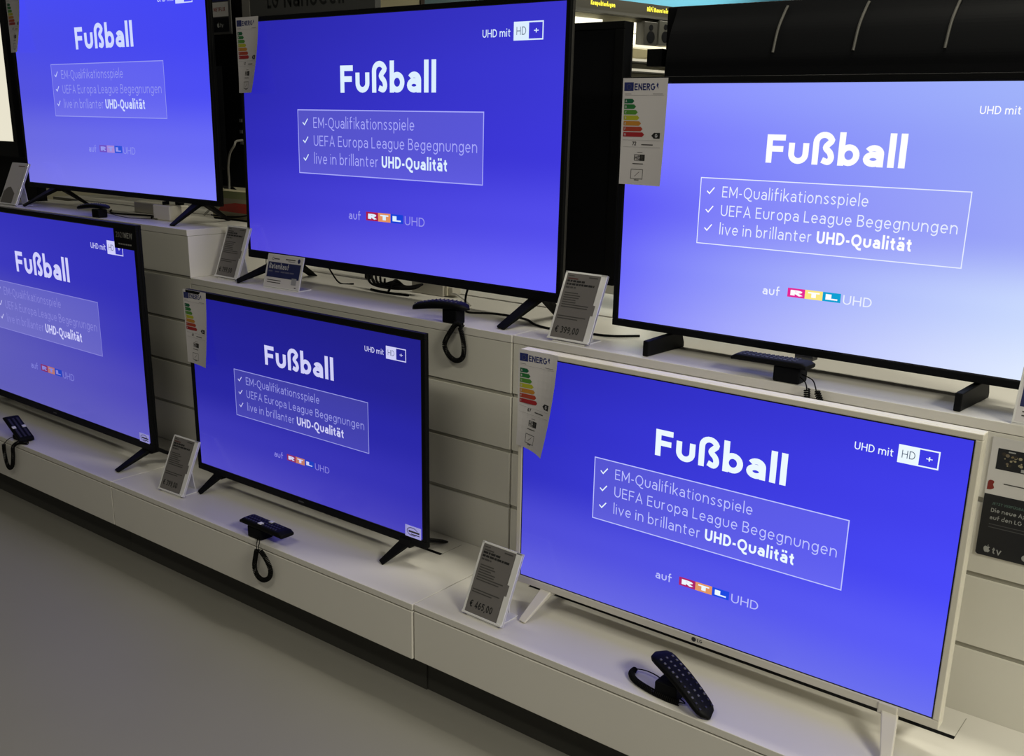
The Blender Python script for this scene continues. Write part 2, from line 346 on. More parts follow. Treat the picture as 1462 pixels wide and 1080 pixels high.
# ------------------------------------------------------------------ televisions
def screen_mat(name, w, h, left, right, white=0.0):
    """emission of the displayed slide: vertical ramps (bottom->top) at the left, middle and right of the picture"""
    m = bpy.data.materials.new(name); m.use_nodes = True; nt = m.node_tree; b = nt.nodes['Principled BSDF']; N = nt.nodes.new; K = nt.links.new
    b.inputs['Base Color'].default_value = (.003, .003, .004, 1); b.inputs['Roughness'].default_value = .16; b.inputs['Specular IOR Level'].default_value = .35
    tc = N('ShaderNodeTexCoord'); sp = N('ShaderNodeSeparateXYZ'); K(tc.outputs['Object'], sp.inputs[0])
    u = N('ShaderNodeMapRange'); u.inputs['From Min'].default_value = -w / 2; u.inputs['From Max'].default_value = w / 2; u.interpolation_type = 'LINEAR'; K(sp.outputs['X'], u.inputs['Value'])
    v = N('ShaderNodeMapRange'); v.inputs['From Min'].default_value = 0; v.inputs['From Max'].default_value = h; K(sp.outputs['Z'], v.inputs['Value'])
    def ramp(cols):
        r = N('ShaderNodeValToRGB'); r.color_ramp.interpolation = 'EASE'; n = len(cols); e = r.color_ramp.elements
        for i in range(n - 2): e.new(.5)
        for i, c in enumerate(cols): e[i].position = i / (n - 1); e[i].color = (*s2l(c), 1)
        K(v.outputs['Result'], r.inputs['Fac']); return r
    a, c = ramp(left), ramp(right)
    mx = N('ShaderNodeMix'); mx.data_type = 'RGBA'; K(u.outputs['Result'], mx.inputs['Factor']); K(a.outputs['Color'], mx.inputs['A']); K(c.outputs['Color'], mx.inputs['B'])
    out = mx.outputs['Result']
    if white:
        m2 = N('ShaderNodeMix'); m2.data_type = 'RGBA'; m2.inputs['Factor'].default_value = white; m2.inputs['B'].default_value = (.55, .55, 1, 1); K(out, m2.inputs['A']); out = m2.outputs['Result']
    K(out, b.inputs['Emission Color']); b.inputs['Emission Strength'].default_value = 1.0
    return m
def emis(name, rgb):
    return mat(name, lin=(.003, .003, .003), rough=.16, spec=.35, emit=rgb)

def slide(mb, w, h, n, pal):
    back = screen_mat('slide_blue_' + n, w, h, pal['L'], pal['R']); over = screen_mat('slide_box_' + n, w, h, pal['L'], pal['R'], pal.get('box', .11))
    T = lambda k: (lambda u, v: (u * w - w / 2, -.00012 * k, (1 - v) * h))
    def TX(k): return lambda x, y: (x - w / 2, -.00012 * k, y)
    outline(mb, 0, 0, w, h, .0026, TX(3), M_blks)
    #      # metres from lower left
    rect(mb, 0, 1, 1, 0, T(0), back)
    wh = emis('slide_white_' + n, pal['white']); thin = emis('slide_text_' + n, pal['text']); ln = emis('slide_line_' + n, pal.get('line', pal['text'])); auf = emis('slide_auf_' + n, pal['auf'])
    rr, ro, rb = [emis('slide_%s_%s' % (a, n), c) for a, c in zip(('red', 'orange', 'blue'), pal['rtl'])]
    U = lambda u: u * w
    V = lambda v: (1 - v) * h
    text(mb, 'Fußball', U(.3612), V(.299), .1059 * h, .205, TX(2), wh, width=(.6618 - .3612) * w, gap=.13)
    rect(mb, .2075, .6317, .7969, .3671, T(1), over)
    t = .0022 * w * pal.get('lw', 1); outline(mb, U(.2065), V(.6327), U(.7975), V(.3665), t, TX(2), ln)
    s = pal.get('st', .095)
    for k, (tx, ue) in enumerate((('EM-Qualifikationsspiele', .597), ('UEFA Europa League Begegnungen', .780), ('live in brillanter', .4835))):
        vb = .4415 + .0737 * k
        text(mb, tx, U(.2632), V(vb), .043 * h, s, TX(2), thin, width=(ue - .2632) * w, gap=.2)
        ribbon(mb, [(U(.2245), V(vb - .022)), (U(.231), V(vb - .012)), (U(.2427), V(vb - .037))], .0013 * w, TX(2), wh)
    text(mb, 'UHD-Qualität', U(.4946), V(.5895), .0455 * h, .19, TX(2), wh, width=(.6955 - .4946) * w, gap=.15)
    text(mb, 'UHD mit', U(.7897), V(.1105), .0265 * h, .13, TX(2), wh, width=(.8626 - .7897) * w, gap=.17)
    rect(mb, .8708, .1247, .909, .0624, T(2), wh); outline(mb, U(.8708), V(.1247), U(.9449), V(.0624), .0026 * w, TX(2), wh)
    text(mb, 'HD', U(.8895), V(.1065), .027 * h, .1, TX(3), emis('slide_grey', (75, 90, 112)), width=.0235 * w, align='l', gap=.2) if False else text(mb, 'HD', U(.878), V(.1065), .027 * h, .1, TX(3), emis('slide_grey', (75, 90, 112)), width=.024 * w, gap=.2)
    text(mb, '+', U(.9215), V(.1065), .0285 * h, .1, TX(3), wh, width=.0115 * w)
    text(mb, 'auf', U(.3818), V(.8085), .033 * h, .15, TX(2), auf, width=(.4225 - .3818) * w)
    a, b, y0, y1 = U(.4409), U(.5617), V(.8062), V(.7709); q = (b - a) / 3
    for k, m in enumerate((rr, ro, rb)):
        rect(mb, a + q * k, y0, a + q * (k + 1), y1, TX(2), m)
        text(mb, 'RTL'[k], a + q * (k + .17), y0 + (y1 - y0) * .2, (y1 - y0) * .6, .26, TX(3), wh if pal.get('rtlw', 1) else thin, width=q * .66)
    text(mb, 'UHD', U(.5671), V(.809), .035 * h, .11, TX(2), auf, width=(.6289 - .5671) * w)

def ring(mb, w, h, l, r, t, b, y0, y1, m):
    """front frame around the picture: four bars from y0 (front) to y1"""
    X0, X1, Z0, Z1 = -w / 2 - l, w / 2 + r, -b, h + t
    mb.box((X0, y0, Z0), (X1, y1, 0), m); mb.box((X0, y0, h), (X1, y1, Z1), m)
    mb.box((X0, y0, 0), (-w / 2, y1, h), m); mb.box((w / 2, y0, 0), (X1, y1, h), m)

def television(n, label, o, yaw, w, zs, pal, bez, depth, tilt=0.0, fm=M_blk, hm=M_blk, feet=(), feetm=None, stickers=None, logo=None, bulge=.05, slot=False):
    h = w * 9 / 16; l, r, t, b = bez
    cx = o[0] + w / 2 * math.cos(yaw); cyy = o[1] + w / 2 * math.sin(yaw); zb = o[2] - zs
    root = thing('television', label, 'television', (cx, cyy, zs), yaw)
    loc, rot = (0, 0, zb), (-tilt, 0, 0)
    m = MB(); ring(m, w, h, l, r, t, b, -.0025, .008, fm); bz = m.build('bezel', root, loc, rot, bev=.0016)
    m = MB(); X0, X1 = -w / 2 - l, w / 2 + r
    m.box((X0, .008, -b), (X1, depth, h + t), hm)
    m.frustum((X0 + .012, -b + .01), (X1 - .012, h + t - .01), .035, depth, depth + .018, hm)
    m.frustum((-w * .40, .02), (w * .40, h * .62), .03, depth + .018, depth + .018 + bulge, hm)
    m.build('housing', root, loc, rot, bev=.002)
    m = MB(); slide(m, w, h, n, pal); sc = m.build('screen', root, (0, 0, zb + .0), rot)
    ca, sa = math.cos(-yaw), math.sin(-yaw)
    def loc2(p):
        x, y, z = p[0] - cx, p[1] - cyy, p[2] - zs; return Vector((x * ca - y * sa, x * sa + y * ca, z))
    for ft in feet:
        m = MB()
        if ft[0] == 'V':           # two splayed legs meeting under the frame
            _, ap, tip, bk, w0, w1, th = ft
            ap, tip, bk = loc2(ap), loc2(tip), loc2(bk)
            for e in (tip, bk):
                d = (e - ap).normalized(); m.bar(ap + Vector((0, 0, .012)), e, w0, w1, th, feetm or fm, t1=th * .8)
            m.bar(ap + Vector((0, -.004, -.004)), ap + Vector((0, -.004, .02)), w0 * 1.15, w0 * 1.15, .03, feetm or fm)
        elif ft[0] == 'L':         # upright blade running front to back
            _, tip, att, hh, th = ft
            tip, att = loc2(tip), loc2(att); d = (att - tip); d.z = 0; L = d.length; d.normalize(); sd = Vector((d.y, -d.x, 0))
            P = lambda s, z, k: tip + d * s + Vector((0, 0, z)) + sd * k * th / 2
            pr = [(0, 0), (L + .05, 0), (L + .05, .012), (L + .04, hh), (L + .034, zb - b + .006), (L - .002, zb - b + .006), (L - .004, hh + .004), (0, hh)]
            vs = [P(s, z, -1) for s, z in pr] + [P(s, z, 1) for s, z in pr]; k = len(pr)
            m.raw(vs, [tuple(range(k))[::-1], tuple(range(k, 2 * k))] + [(i, (i + 1) % k, k + (i + 1) % k, k + i) for i in range(k)], feetm or fm)
        fo = m.build('foot', root, bev=.0025)
        # rest exactly on the shelf
        zmin = min((v.co.z for v in fo.data.vertices))
        for v in fo.data.vertices:
            if v.co.z < 0: v.co.z = 0
    for st in (stickers or ()):
        name, a, c, fn = st; m = MB(); T = lambda k: (lambda x, y: (x - w / 2, -.0031 - .00012 * k, y))
        fn(m, a, c, T); m.build(name, sc)
    if n == 'C':
        m = MB(); m.box((-.028, .004, -b - .011), (.012, .03, -b - .0005), M_grey); m.build('sensor', bz)
    if logo:
        m = MB(); T = lambda x, y: (x, -.0028, y); logo(m, T, -b / 2); m.build('brand_mark', bz)
    return root
def mk_pal(L, R, white, text, auf, rtl, **k): return dict(L=L, R=R, white=white, text=text, auf=auf, rtl=rtl, **k)
RT = [(170, 30, 105), (225, 150, 100), (20, 70, 225)]
def st_round(m, a, c, T):       # small white corner sticker with a round stamp; bluish glow put into its colour
    x0, y0 = a; x1, y1 = c; rect(m, x0, y0, x1, y1, T(0), mat('sticker_white_glow', lin=(.55, .55, .85), rough=.4, emit=(120, 118, 190), estr=.8))
    w, h = x1 - x0, y1 - y0
    ribbon(m, arc(x0 + w * .45, y0 + h * .5, w * .33, h * .34, 20, 330, 20), h * .03, T(1), M_inkg)
    rect(m, x0 + w * .22, y0 + h * .42, x0 + w * .9, y0 + h * .58, T(2), M_inkg); rect(m, x0 + w * .35, y0 + h * .24, x0 + w * .9, y0 + h * .32, T(2), M_inkg)
def st_new(m, a, c, T):         # black corner sticker reading 2021 NEW
    x0, y0 = a; x1, y1 = c; w, h = x1 - x0, y1 - y0
    rect(m, x0, y0, x1, y1, T(0), M_blkm); g = mat('sticker_grey_print', lin=(.34, .34, .32), rough=.5)
    text(m, '2021', x0 + w * .1, y0 + h * .55, h * .27, .18, T(1), mat('sticker_dim_print', lin=(.15, .145, .13), rough=.5), width=w * .34); text(m, 'NEW', x0 + w * .48, y0 + h * .55, h * .27, .18, T(1), g, width=w * .38)
    for k in range(7): rect(m, x0 + w * (.2 + .09 * k), y0 + h * .2, x0 + w * (.26 + .09 * k), y0 + h * .27, T(1), g)
def lg_mark(m, T, z):
    d = mat('logo_dark', lin=(.03, .03, .03), rough=.5)
    poly(m, arc(-.011, z + .001, .0052, .0052, 0, 360, 20)[:-1], T, d)
    text(m, 'LG', -.003, z - .0025, .0072, .2, T, d)
def dot_mark(m, T, z): rect(m, -.012, z - .002, .012, z + .002, T, mat('logo_grey', lin=(.05, .05, .05), rough=.4))

television('F', 'white framed television on the low shelf, nearest and at the lower right', (.1925, .1661, .3290), .0049, .943, ZL,
    mk_pal([(98, 97, 222), (76, 74, 212), (46, 45, 192), (42, 41, 188), (37, 36, 172)], [(102, 108, 240), (88, 90, 250), (70, 70, 248), (64, 62, 238), (58, 56, 228)],
           (235, 248, 255), (190, 196, 255), (185, 190, 250), RT),
    (.0118, .0118, .0113, .0175), .028, -.0012, M_wtv, M_wtv,
    feet=[('V', (.272, .185, .308), (.252, .100, .25), (.252, .285, .25), .032, .02, .013), ('V', (1.056, .185, .308), (1.085, .095, .25), (1.085, .285, .25), .032, .02, .013)], logo=lg_mark)
television('E', 'black bezel television on the low middle shelf, white round-stamp sticker in its lower right corner', (-1.0434, .1612, .3274), .0042, .926, ZL,
    mk_pal([(78, 72, 192), (58, 54, 180), (36, 34, 160), (31, 29, 150), (29, 27, 142)], [(66, 60, 186), (50, 46, 180), (38, 36, 166), (32, 30, 144), (30, 28, 134)],
           (205, 205, 245), (150, 152, 225), (135, 130, 220), [(140, 40, 95), (190, 120, 100), (25, 60, 190)], st=.1, box=.06),
    (.014, .013, .0157, .019), .012, -.0038,
    feet=[('V', (-.178, .178, .300), (-.222, .118, .25), (-.19, .33, .25), .034, .022, .012), ('V', (-.965, .178, .300), (-1.000, .118, .25), (-1.0, .33, .25), .034, .022, .012)],
    stickers=[('corner_sticker', (.8665, .0005), (.922, .0318), st_round)], logo=dot_mark)
television('D', 'black television at the left edge of the low shelf, with a 2021 NEW sticker', (-2.5146, .1690, .3331), -.0104, 1.21, ZL,
    mk_pal([(92, 90, 180), (96, 94, 184), (90, 88, 180), (58, 55, 190), (46, 43, 185)], [(92, 88, 188), (76, 70, 186), (56, 52, 186), (48, 45, 182), (44, 42, 178)],
           (205, 205, 250), (132, 130, 215), (125, 125, 215), [(130, 45, 105), (180, 115, 110), (30, 65, 190)], rtlw=0, st=.1, box=.14),
    (.014, .016, .016, .024), .018, .0017,
    feet=[('V', (-1.338, .178, .300), (-1.362, .062, .25), (-1.30, .275, .25), .04, .024, .014), ('V', (-2.46, .178, .300), (-2.44, .062, .25), (-2.48, .275, .25), .04, .024, .014)],
    stickers=[('corner_sticker', (1.1515, .0005), (1.2075, .0295), st_round), ('year_sticker', (1.1035, .620), (1.2235, .682), st_new)], logo=dot_mark)
television('B', 'largest black television in the upper middle, on wide black V-shaped legs', (-1.2001, .5076, .9358), -.0068, 1.235, ZU,
    mk_pal([(78, 68, 208), (58, 52, 198), (44, 40, 182), (39, 36, 172), (36, 33, 165)], [(108, 104, 255), (82, 76, 236), (60, 54, 218), (58, 54, 212), (54, 50, 200)],
           (220, 238, 255), (168, 170, 250), (150, 148, 235), [(165, 25, 75), (225, 145, 95), (20, 65, 215)]),
    (.010, .0115, .012, .0225), .018, .011, M_blk, mat('dark_grey_side', lin=(.03, .029, .027), rough=.4),
    feet=[('V', (-.031, .527, .912), (-.068, .402, ZU), (-.062, .652, ZU), .036, .03, .014), ('V', (-1.03, .527, .912), (-1.146, .408, ZU), (-1.09, .672, ZU), .05, .034, .014)], feetm=mat('foot_anthracite', lin=(.0055, .006, .0055), rough=.65, spec=.05))
television('C', 'black television with a pale washed-out picture at the upper right, running out of frame', (.2393, .4665, .9041), -.0073, .955, ZU,
    mk_pal([(120, 118, 250), (108, 106, 250), (92, 86, 248), (112, 108, 255), (132, 134, 255)], [(226, 238, 255), (205, 222, 254), (160, 172, 248), (156, 172, 246), (164, 184, 250)],
           (255, 255, 255), (232, 238, 255), (235, 240, 255), [(228, 40, 150), (252, 232, 130), (5, 160, 212)], st=.1, lw=.9, box=.1),
    (.0135, .0125, .0122, .0155), .016, .002,
    feet=[('L', (.368, .385, ZU), (.374, .490, ZU), .036, .014), ('L', (1.047, .385, ZU), (1.056, .490, ZU), .036, .014)])
television('A', 'black television at the upper left on the taller unit, standing on slim X-shaped feet', (-2.5980, .5101, 1.0811), -.0099, 1.25, ZA,
    mk_pal([(118, 116, 226), (104, 104, 224), (80, 80, 222), (72, 74, 228), (70, 74, 240)], [(128, 130, 252), (104, 106, 246), (74, 76, 244), (66, 68, 244), (64, 68, 246)],
           (205, 215, 255), (148, 152, 240), (140, 145, 238), [(110, 80, 195), (165, 135, 215), (40, 80, 215)], rtlw=0, st=.09, box=.1),
    (.011, .011, .012, .016), .018, .0037,
    feet=[('V', (-1.474, .525, 1.062), (-1.462, .395, ZA), (-1.50, .65, ZA), .042, .022, .014), ('V', (-2.40, .525, 1.062), (-2.455, .402, ZA), (-2.43, .65, ZA), .042, .022, .014)], feetm=mat('foot_grey_black', lin=(.0055, .0055, .0055), rough=.6, spec=.08))

# a neighbour television further left, only its lower right corner in view
t = thing('television', 'television at the extreme left edge showing a cream coloured picture', 'television', (-3.32, .52, ZA))
m = MB(); ring(m, 1.22, .69, .012, .03, .012, .06, -.0025, .03, M_blk); m.build('bezel', t, (0, 0, .238), bev=.0015)
m = MB(); m.box((-.62, .03, .17), (.64, .07, .93), M_blk); m.box((-.60, .05, .0), (.655, .09, .2), M_blkm); m.build('housing', t)
m = MB(); m.box((-.61, -.0002, 0), (.61, .002, .69), emis('cream_picture', (232, 226, 205))); m.build('screen', t, (0, 0, .238))
m = MB(); m.bar((-.35, .02, .2), (-.35, -.12, 0.004), .04, .03, .012, M_blk); m.build('foot', t)
m = MB(); m.bar((.25, .02, .2), (.25, -.12, 0.004), .04, .03, .012, M_blk); m.build('foot', t)
upper_cabinet(-4.2, -2.662, ZA, 'white slatwall unit at the extreme left edge, under the cream picture')
lower_cabinet(-3.95, -2.622, 'low white display cabinet beyond the left edge of the picture', False)

# ------------------------------------------------------------------ televisions seen from behind
def rear_tv(label, x0, x1, y, z0, z1, zs, ribs=(), ports=False, rim=False, box=None):
    cx = (x0 + x1) / 2; t = thing('television', label, 'television', (cx, y + .03, zs)); hw = (x1 - x0) / 2; a, b = z0 - zs, z1 - zs
    m = MB(); m.box((-hw, .0, a), (hw, .035, b), M_blkm)
    if rim:
        for q in (((-hw, -.004, b - .02), (hw, 0, b)), ((-hw, -.004, a), (hw, 0, a + .02)), ((-hw, -.004, a + .02), (-hw + .03, 0, b - .02)), ((hw - .03, -.004, a + .02), (hw, 0, b - .02))): m.box(q[0], q[1], M_blk)
    m.build('housing', t, bev=.004)
    m = MB()
    if ribs:   # shell bulging towards this aisle with a curved top
        prof = [(p.x, p.y) for p in smooth_path([(0.0, b - .002, 0), (-.012, b - .03, 0), (-.032, b - .07, 0), (-.045, b - .125, 0), (-.0455, b - .16, 0)], 6)] + [(-.045, a + .06), (0, a + .03)]
        m.prism(prof, -hw + .03, hw - .03, M_blkm, axis='x'); m.build('back_shell', t)
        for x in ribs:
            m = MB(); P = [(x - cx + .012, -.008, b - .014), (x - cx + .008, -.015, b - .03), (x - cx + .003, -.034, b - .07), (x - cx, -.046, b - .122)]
            m.tube(smooth_path(P, 6), .0036, mat('rib_highlight', lin=(.075, .073, .066), rough=.4), 6); m.build('highlight_rib', t)  # pale grey ribs painted in place of highlights along the grooved back
    else:
        m.frustum((-hw * .7, a + .06), (hw * .7, a + (b - a) * .6), .03, 0.0, -.03, M_blkm)
        m.build('back_shell', t, bev=.003)
    if ports:
        for k in range(3):
            m = MB(); m.box((hw - .10, -.006, a + .16 + .04 * k), (hw - .085, 0.001, a + .172 + .04 * k), M_silver); m.build('port', t)
    if box:
        m = MB(); m.box((box[0] - cx, -.03, box[1] - zs), (box[2] - cx, .02, box[3] - zs), M_blkm); m.build('side_box', t)
    m = MB(); m.box((-hw, .035, a), (hw, .042, b), M_blks); m.build('screen', t)
    for sx in (-.6, .6):
        m = MB(); m.bar((hw * sx, .02, a + .01), (hw * sx, .15, .006), .05, .04, .012, M_blk); m.build('foot', t)
    return t
rear_tv('black television back with curved grey ribs standing in for highlights, behind the pale right television', .0815, 1.55, .86, .93, 1.647, ZU, ribs=(.405, .602, .805, 1.01, 1.21), box=(.045, 1.50, .09, 1.543))
rear_tv('plain black back of a tall television in the gap between two lit televisions', -1.20, -.045, .86, .905, 1.619, ZU, rim=True)
rear_tv('black television back with a white cable plugged in, between two lit televisions', -2.9, -1.62, .86, 1.092, 1.83, ZA, ports=True)

# ------------------------------------------------------------------ energy labels
EC = [(0, 95, 60), (35, 115, 55), (80, 140, 50), (178, 178, 45), (190, 130, 45), (170, 62, 42), (160, 32, 40)]
def energy_label(label, root, yaw, x0, top, wd, ht, cx, cr, num, roll=0.0):
    """sheet taped to a corner; root = lower left of the picture, x0/top on the panel plane; lower right corner curls forward by cr"""
    t = thing('energy_label', label, 'label', (root[0] + (x0) * math.cos(yaw), root[1] + x0 * math.sin(yaw), root[2] + top), yaw)
    def T(k):
        def f(x, y):      # x from left, y up from bottom (metres)
            a = x / wd; b = 1 - y / ht; q = max(0.0, .62 * a + .62 * b - .45); c = cr * 1.6 * q * q * (1 if q > 0 else 0)
            return (x + roll * (y - ht) - c * .10, -.0045 - .0003 * k - c, y - ht)
        return f
    m = MB(); n, k = 8, 14
    for i in range(n):
        for j in range(k): rect(m, wd * i / n, ht * j / k, wd * (i + 1) / n, ht * (j + 1) / k, T(0), M_paper)
    o = m.build('paper_sheet', t)
    for p in o.data.polygons: p.use_smooth = True
    m = MB(); u = lambda a: a * wd; v = lambda b: (1 - b) * ht
    blue = mat('label_blue', rgb=(28, 40, 110), rough=.5)
    rect(m, u(.035), v(.118), u(.245), v(.038), T(1), blue)
    st = mat('label_star', rgb=(120, 120, 90), rough=.5)
    for i in range(12):
        a = i * math.pi / 6; x, y = u(.145) + .16 * u(.3) * math.cos(a), v(.08) + .16 * u(.3) * math.sin(a); rect(m, x - .0006, y - .0006, x + .0006, y + .0006, T(2), st)
    text(m, 'ENERG', u(.265), v(.112), .063 * ht, .2, T(1), blue, width=.46 * wd, gap=.12)
    poly(m, [(u(.775), v(.04)), (u(.80), v(.065)), (u(.785), v(.07)), (u(.80), v(.1)), (u(.76), v(.076)), (u(.75), v(.066))], T(1), blue)
    for a, b, c, d in ((.05, .143, .2, .147), (.68, .143, .9, .147), (.05, .158, .93, .1595), (.05, .575, .93, .5765), (.05, .64, .93, .6415)): rect(m, u(a), v(d), u(c), v(b), T(1), mat('label_grey', rgb=(120, 118, 125), rough=.5))
    for i, c in enumerate(EC):
        y0 = .19 + .052 * i; e = .23 + .043 * i
        poly(m, [(u(.05), v(y0 + .043)), (u(e), v(y0 + .043)), (u(e + .045), v(y0 + .0215)), (u(e), v(y0)), (u(.05), v(y0))], T(1), mat('label_class_%s' % 'abcdefg'[i], rgb=c, rough=.5))
        text(m, 'ABCDEFG'[i], u(.075), v(y0 + .033), .022 * ht, .2, T(2), M_ptxt)
    poly(m, [(u(.70), v(.53)), (u(.76), v(.557)), (u(.90), v(.557)), (u(.90), v(.503)), (u(.76), v(.503))], T(1), M_ink); text(m, 'G', u(.785), v(.547), .034 * ht, .22, T(2), M_ptxt)
    text(m, num, u(.27), v(.625), .034 * ht, .2, T(1), M_ink); rect(m, u(.48), v(.622), u(.75), v(.612), T(1), M_inkg)
    rect(m, u(.40), v(.692), u(.52), v(.688), T(1), M_inkg)
    outline(m, u(.33), v(.77), u(.58), v(.71), .0009, T(1), M_ink); rect(m, u(.46), v(.77), u(.58), v(.71), T(1), M_ink); text(m, 'HDR', u(.345), v(.76), .04 * ht, .2, T(2), M_inkg, width=.2 * wd)
    rect(m, u(.30), v(.803), u(.55), v(.795), T(1), M_inkg)
    outline(m, u(.27), v(.945), u(.56), v(.85), .0011, T(1), M_ink); rect(m, u(.36), v(.957), u(.47), v(.95), T(1), M_ink); ribbon(m, [(u(.36), v(.92)), (u(.47), v(.875))], .0005, T(1), M_inkg)
    m.build('print', t)
    return t
energy_label('energy label on the top left corner of the pale right television, reading 72', (.2393, .4665, .9041), -.0073, -.0125, .5468, .1165, .231, .5, .012, '72', -.008)
energy_label('energy label on the top left corner of the white framed television', (.1925, .1661, .3290), .0049, -.014, .5425, .108, .2215, .5, .05, '67')
energy_label('energy label on the top left corner of the middle black bezel television', (-1.0434, .1612, .3274), .0042, -.026, .536, .113, .2185, .5, .018, '67', -.01)
energy_label('energy label on the top left corner of the largest upper television', (-1.2001, .5076, .9358), -.0068, -.0065, .706, .112, .2195, .5, .038, '67', .0)
energy_label('energy label on the upper left television, cut by the top of the picture', (-2.5980, .5101, 1.0811), -.0099, -.02, .712, .113, .2195, .5, .032, '67', .0)

# ------------------------------------------------------------------ price tags on stands
def price_tag(label, x, y, z, yaw, price, style=0, wd=.12, ht=.172, lean=.43):
    t = thing('price_tag', label, 'price tag', (x, y, z), yaw)
    c, s = math.cos(lean), math.sin(lean)
    def T3(q): return Vector((q.x, q.y * c + q.z * s, .004 + q.z * c - q.y * s))
    def T(k): return lambda a, b: T3(Vector((a, -.0035 - .0003 * k, b)))
    m = MB(); m.box((0, 0, 0), (wd, .004, ht), M_acr, T3); m.box((0, -.003, 0), (.007, 0, ht), M_acr, T3); m.box((0, -.003, ht - .005), (wd, 0, ht), M_acr, T3); m.box((0, -.006, 0), (wd, 0, .005), M_acr, T3)
    m.box((wd - .017, -.003, 0), (wd, .006, ht), M_acr, T3); m.build('holder', t, bev=.0008)
    m = MB(); m.box((.015, -.002, 0), (wd - .012, .072, .003), M_acr)
    y1 = ht * .7 * s; z1 = ht * .7 * c
    m.bar((wd / 2, .07, .003), (wd / 2, y1 + .006, z1), .05, .05, .003, M_acr); m.build('stand', t, bev=.0006)
    m = MB(); e = M_eink if style == 0 else M_paper
    rect(m, .007, .005, wd - .017, ht - .005, T(0), e); rect(m, wd - .017, ht * .40, wd - .010, ht * .55, T(0), e)
    I = M_ink; G = M_inkg
    if style == 0:
        r = lambda a, b, cc, hgt, mm: rect(m, .012 + a * .085, ht * b, .012 + cc * .085, ht * b + hgt, T(1), mm)
        r(0, .93, .2, .002, G); r(.7, .925, 1.0, .003, G); r(0, .885, .35, .0035, mat('ink_red', rgb=(90, 55, 52), rough=.6) if price == '€ 399,00' else G)
        rnd = random.Random(price + label)
        for b, hgt, L, mm in ((.845, .005, .6, I), (.80, .005, .95, I), (.755, .004, .35, G)):
            xx = 0
            while xx < L:
                q = .05 + rnd.random() * .14; r(xx, b, min(L, xx + q), hgt, mm); xx += q + .02
        for i in range(7): r(.02, .68 - .034 * i, .45 + .2 * rnd.random() + (.3 if i > 4 else 0), .0026, G)
        for i in range(2): r(0, .34 - .034 * i, .95 - .25 * i, .0026, G)
        text(m, price, .016, ht * .105, .0165, .17, T(1), I, width=.068, gap=.14)
    else:   # plain paper card with a grey lower patch
        poly(m, [(.007, .005), (wd - .035, .005), (wd - .035, ht * .27), (wd * .40, ht * .42), (.03, ht * .40), (.007, ht * .30)], T(1), mat('card_grey', lin=(.16, .15, .14), rough=.5)); rect(m, .06, ht * .91, wd - .02, ht * .93, T(1), mat('ink_red', rgb=(90, 55, 52), rough=.6))
    m.build('display', t)
    return t
price_tag('price tag reading 465,00 standing left of the white framed television', .1171, .0482, ZL, -.03, '€ 465,00')
price_tag('price tag on the low shelf between the left edge television and the middle black one', -1.1213, .0575, ZL, .03, '€ 399,00')
price_tag('price tag reading 399,00 on the upper shelf left of the pale television', .096, .3825, ZU, 0, '€ 399,00')
price_tag('price tag beside the navy instalment sign, left of the largest upper television', -1.287, .428, ZU, -.03, '€ 799,00', lean=.37)
price_tag('pale blank price tag with a grey patch at the left edge', -2.600, .3810, ZA, .01, '', 1, wd=.128)
def rate_sign(label, x, y, z, yaw):
    wd, ht, lean = .16, .102, .28; t = thing('counter_sign', label, 'sign', (x, y, z), yaw); c, s = math.cos(lean), math.sin(lean)
    def T3(q): return Vector((q.x, q.y * c + q.z * s, .003 + q.z * c - q.y * s))
    def T(k): return lambda a, b: T3(Vector((a, -.0012 - .0003 * k, b)))
    m = MB(); m.box((0, -.001, 0), (wd, .002, ht), M_acr, T3); m.build('holder', t, bev=.0005)
    m = MB(); m.box((0, -.002, 0), (wd, .05, .0025), M_acr); m.bar((wd / 2, .047, .002), (wd / 2, ht * .7 * s + .004, ht * .7 * c), .06, .06, .002, M_acr); m.build('stand', t)
    m = MB(); rect(m, .004, .003, wd - .004, ht - .003, T(0), M_paper); rect(m, .008, ht * .30, wd - .008, ht * .76, T(1), M_navy)
    text(m, 'Ratenkauf', .014, ht * .56, .0165, .17, T(2), M_ptxt, width=.088)
    for a in (0, .03, .055, .075, .095): rect(m, .014 + a, ht * .46, .014 + a + .018, ht * .50, T(2), mat('print_dim', lin=(.12, .12, .2), rough=.5))
    ribbon(m, arc(.026, ht * .86, .004, .004, 0, 360), .0006, T(1), M_inkg); rect(m, .032, ht * .845, .055, ht * .875, T(1), M_inkg)
    rect(m, .082, ht * .86, .125, ht * .89, T(1), M_inkg); rect(m, .095, ht * .815, .125, ht * .83, T(1), M_inkg); poly(m, arc(.141, ht * .865, .006, .007, 0, 360, 16)[:-1], T(1), M_navy)
    for b in (.20, .13): rect(m, .014, ht * b, .075, ht * b + .0025, T(1), M_inkg)
    rect(m, .122, ht * .14, .143, ht * .34, T(2), mat('code_patch_grey', lin=(.33, .33, .36), rough=.5)); rect(m, .138, ht * .05, .145, ht * .075, T(1), M_ink)
    m.build('card', t)
rate_sign('small navy and white sign reading Ratenkauf in front of the largest upper television', -1.0278, .4171, ZU, .04)
rate_sign('navy and white sign cut off by the right edge, before the pale television', 1.1465, .3705, ZU, 0)

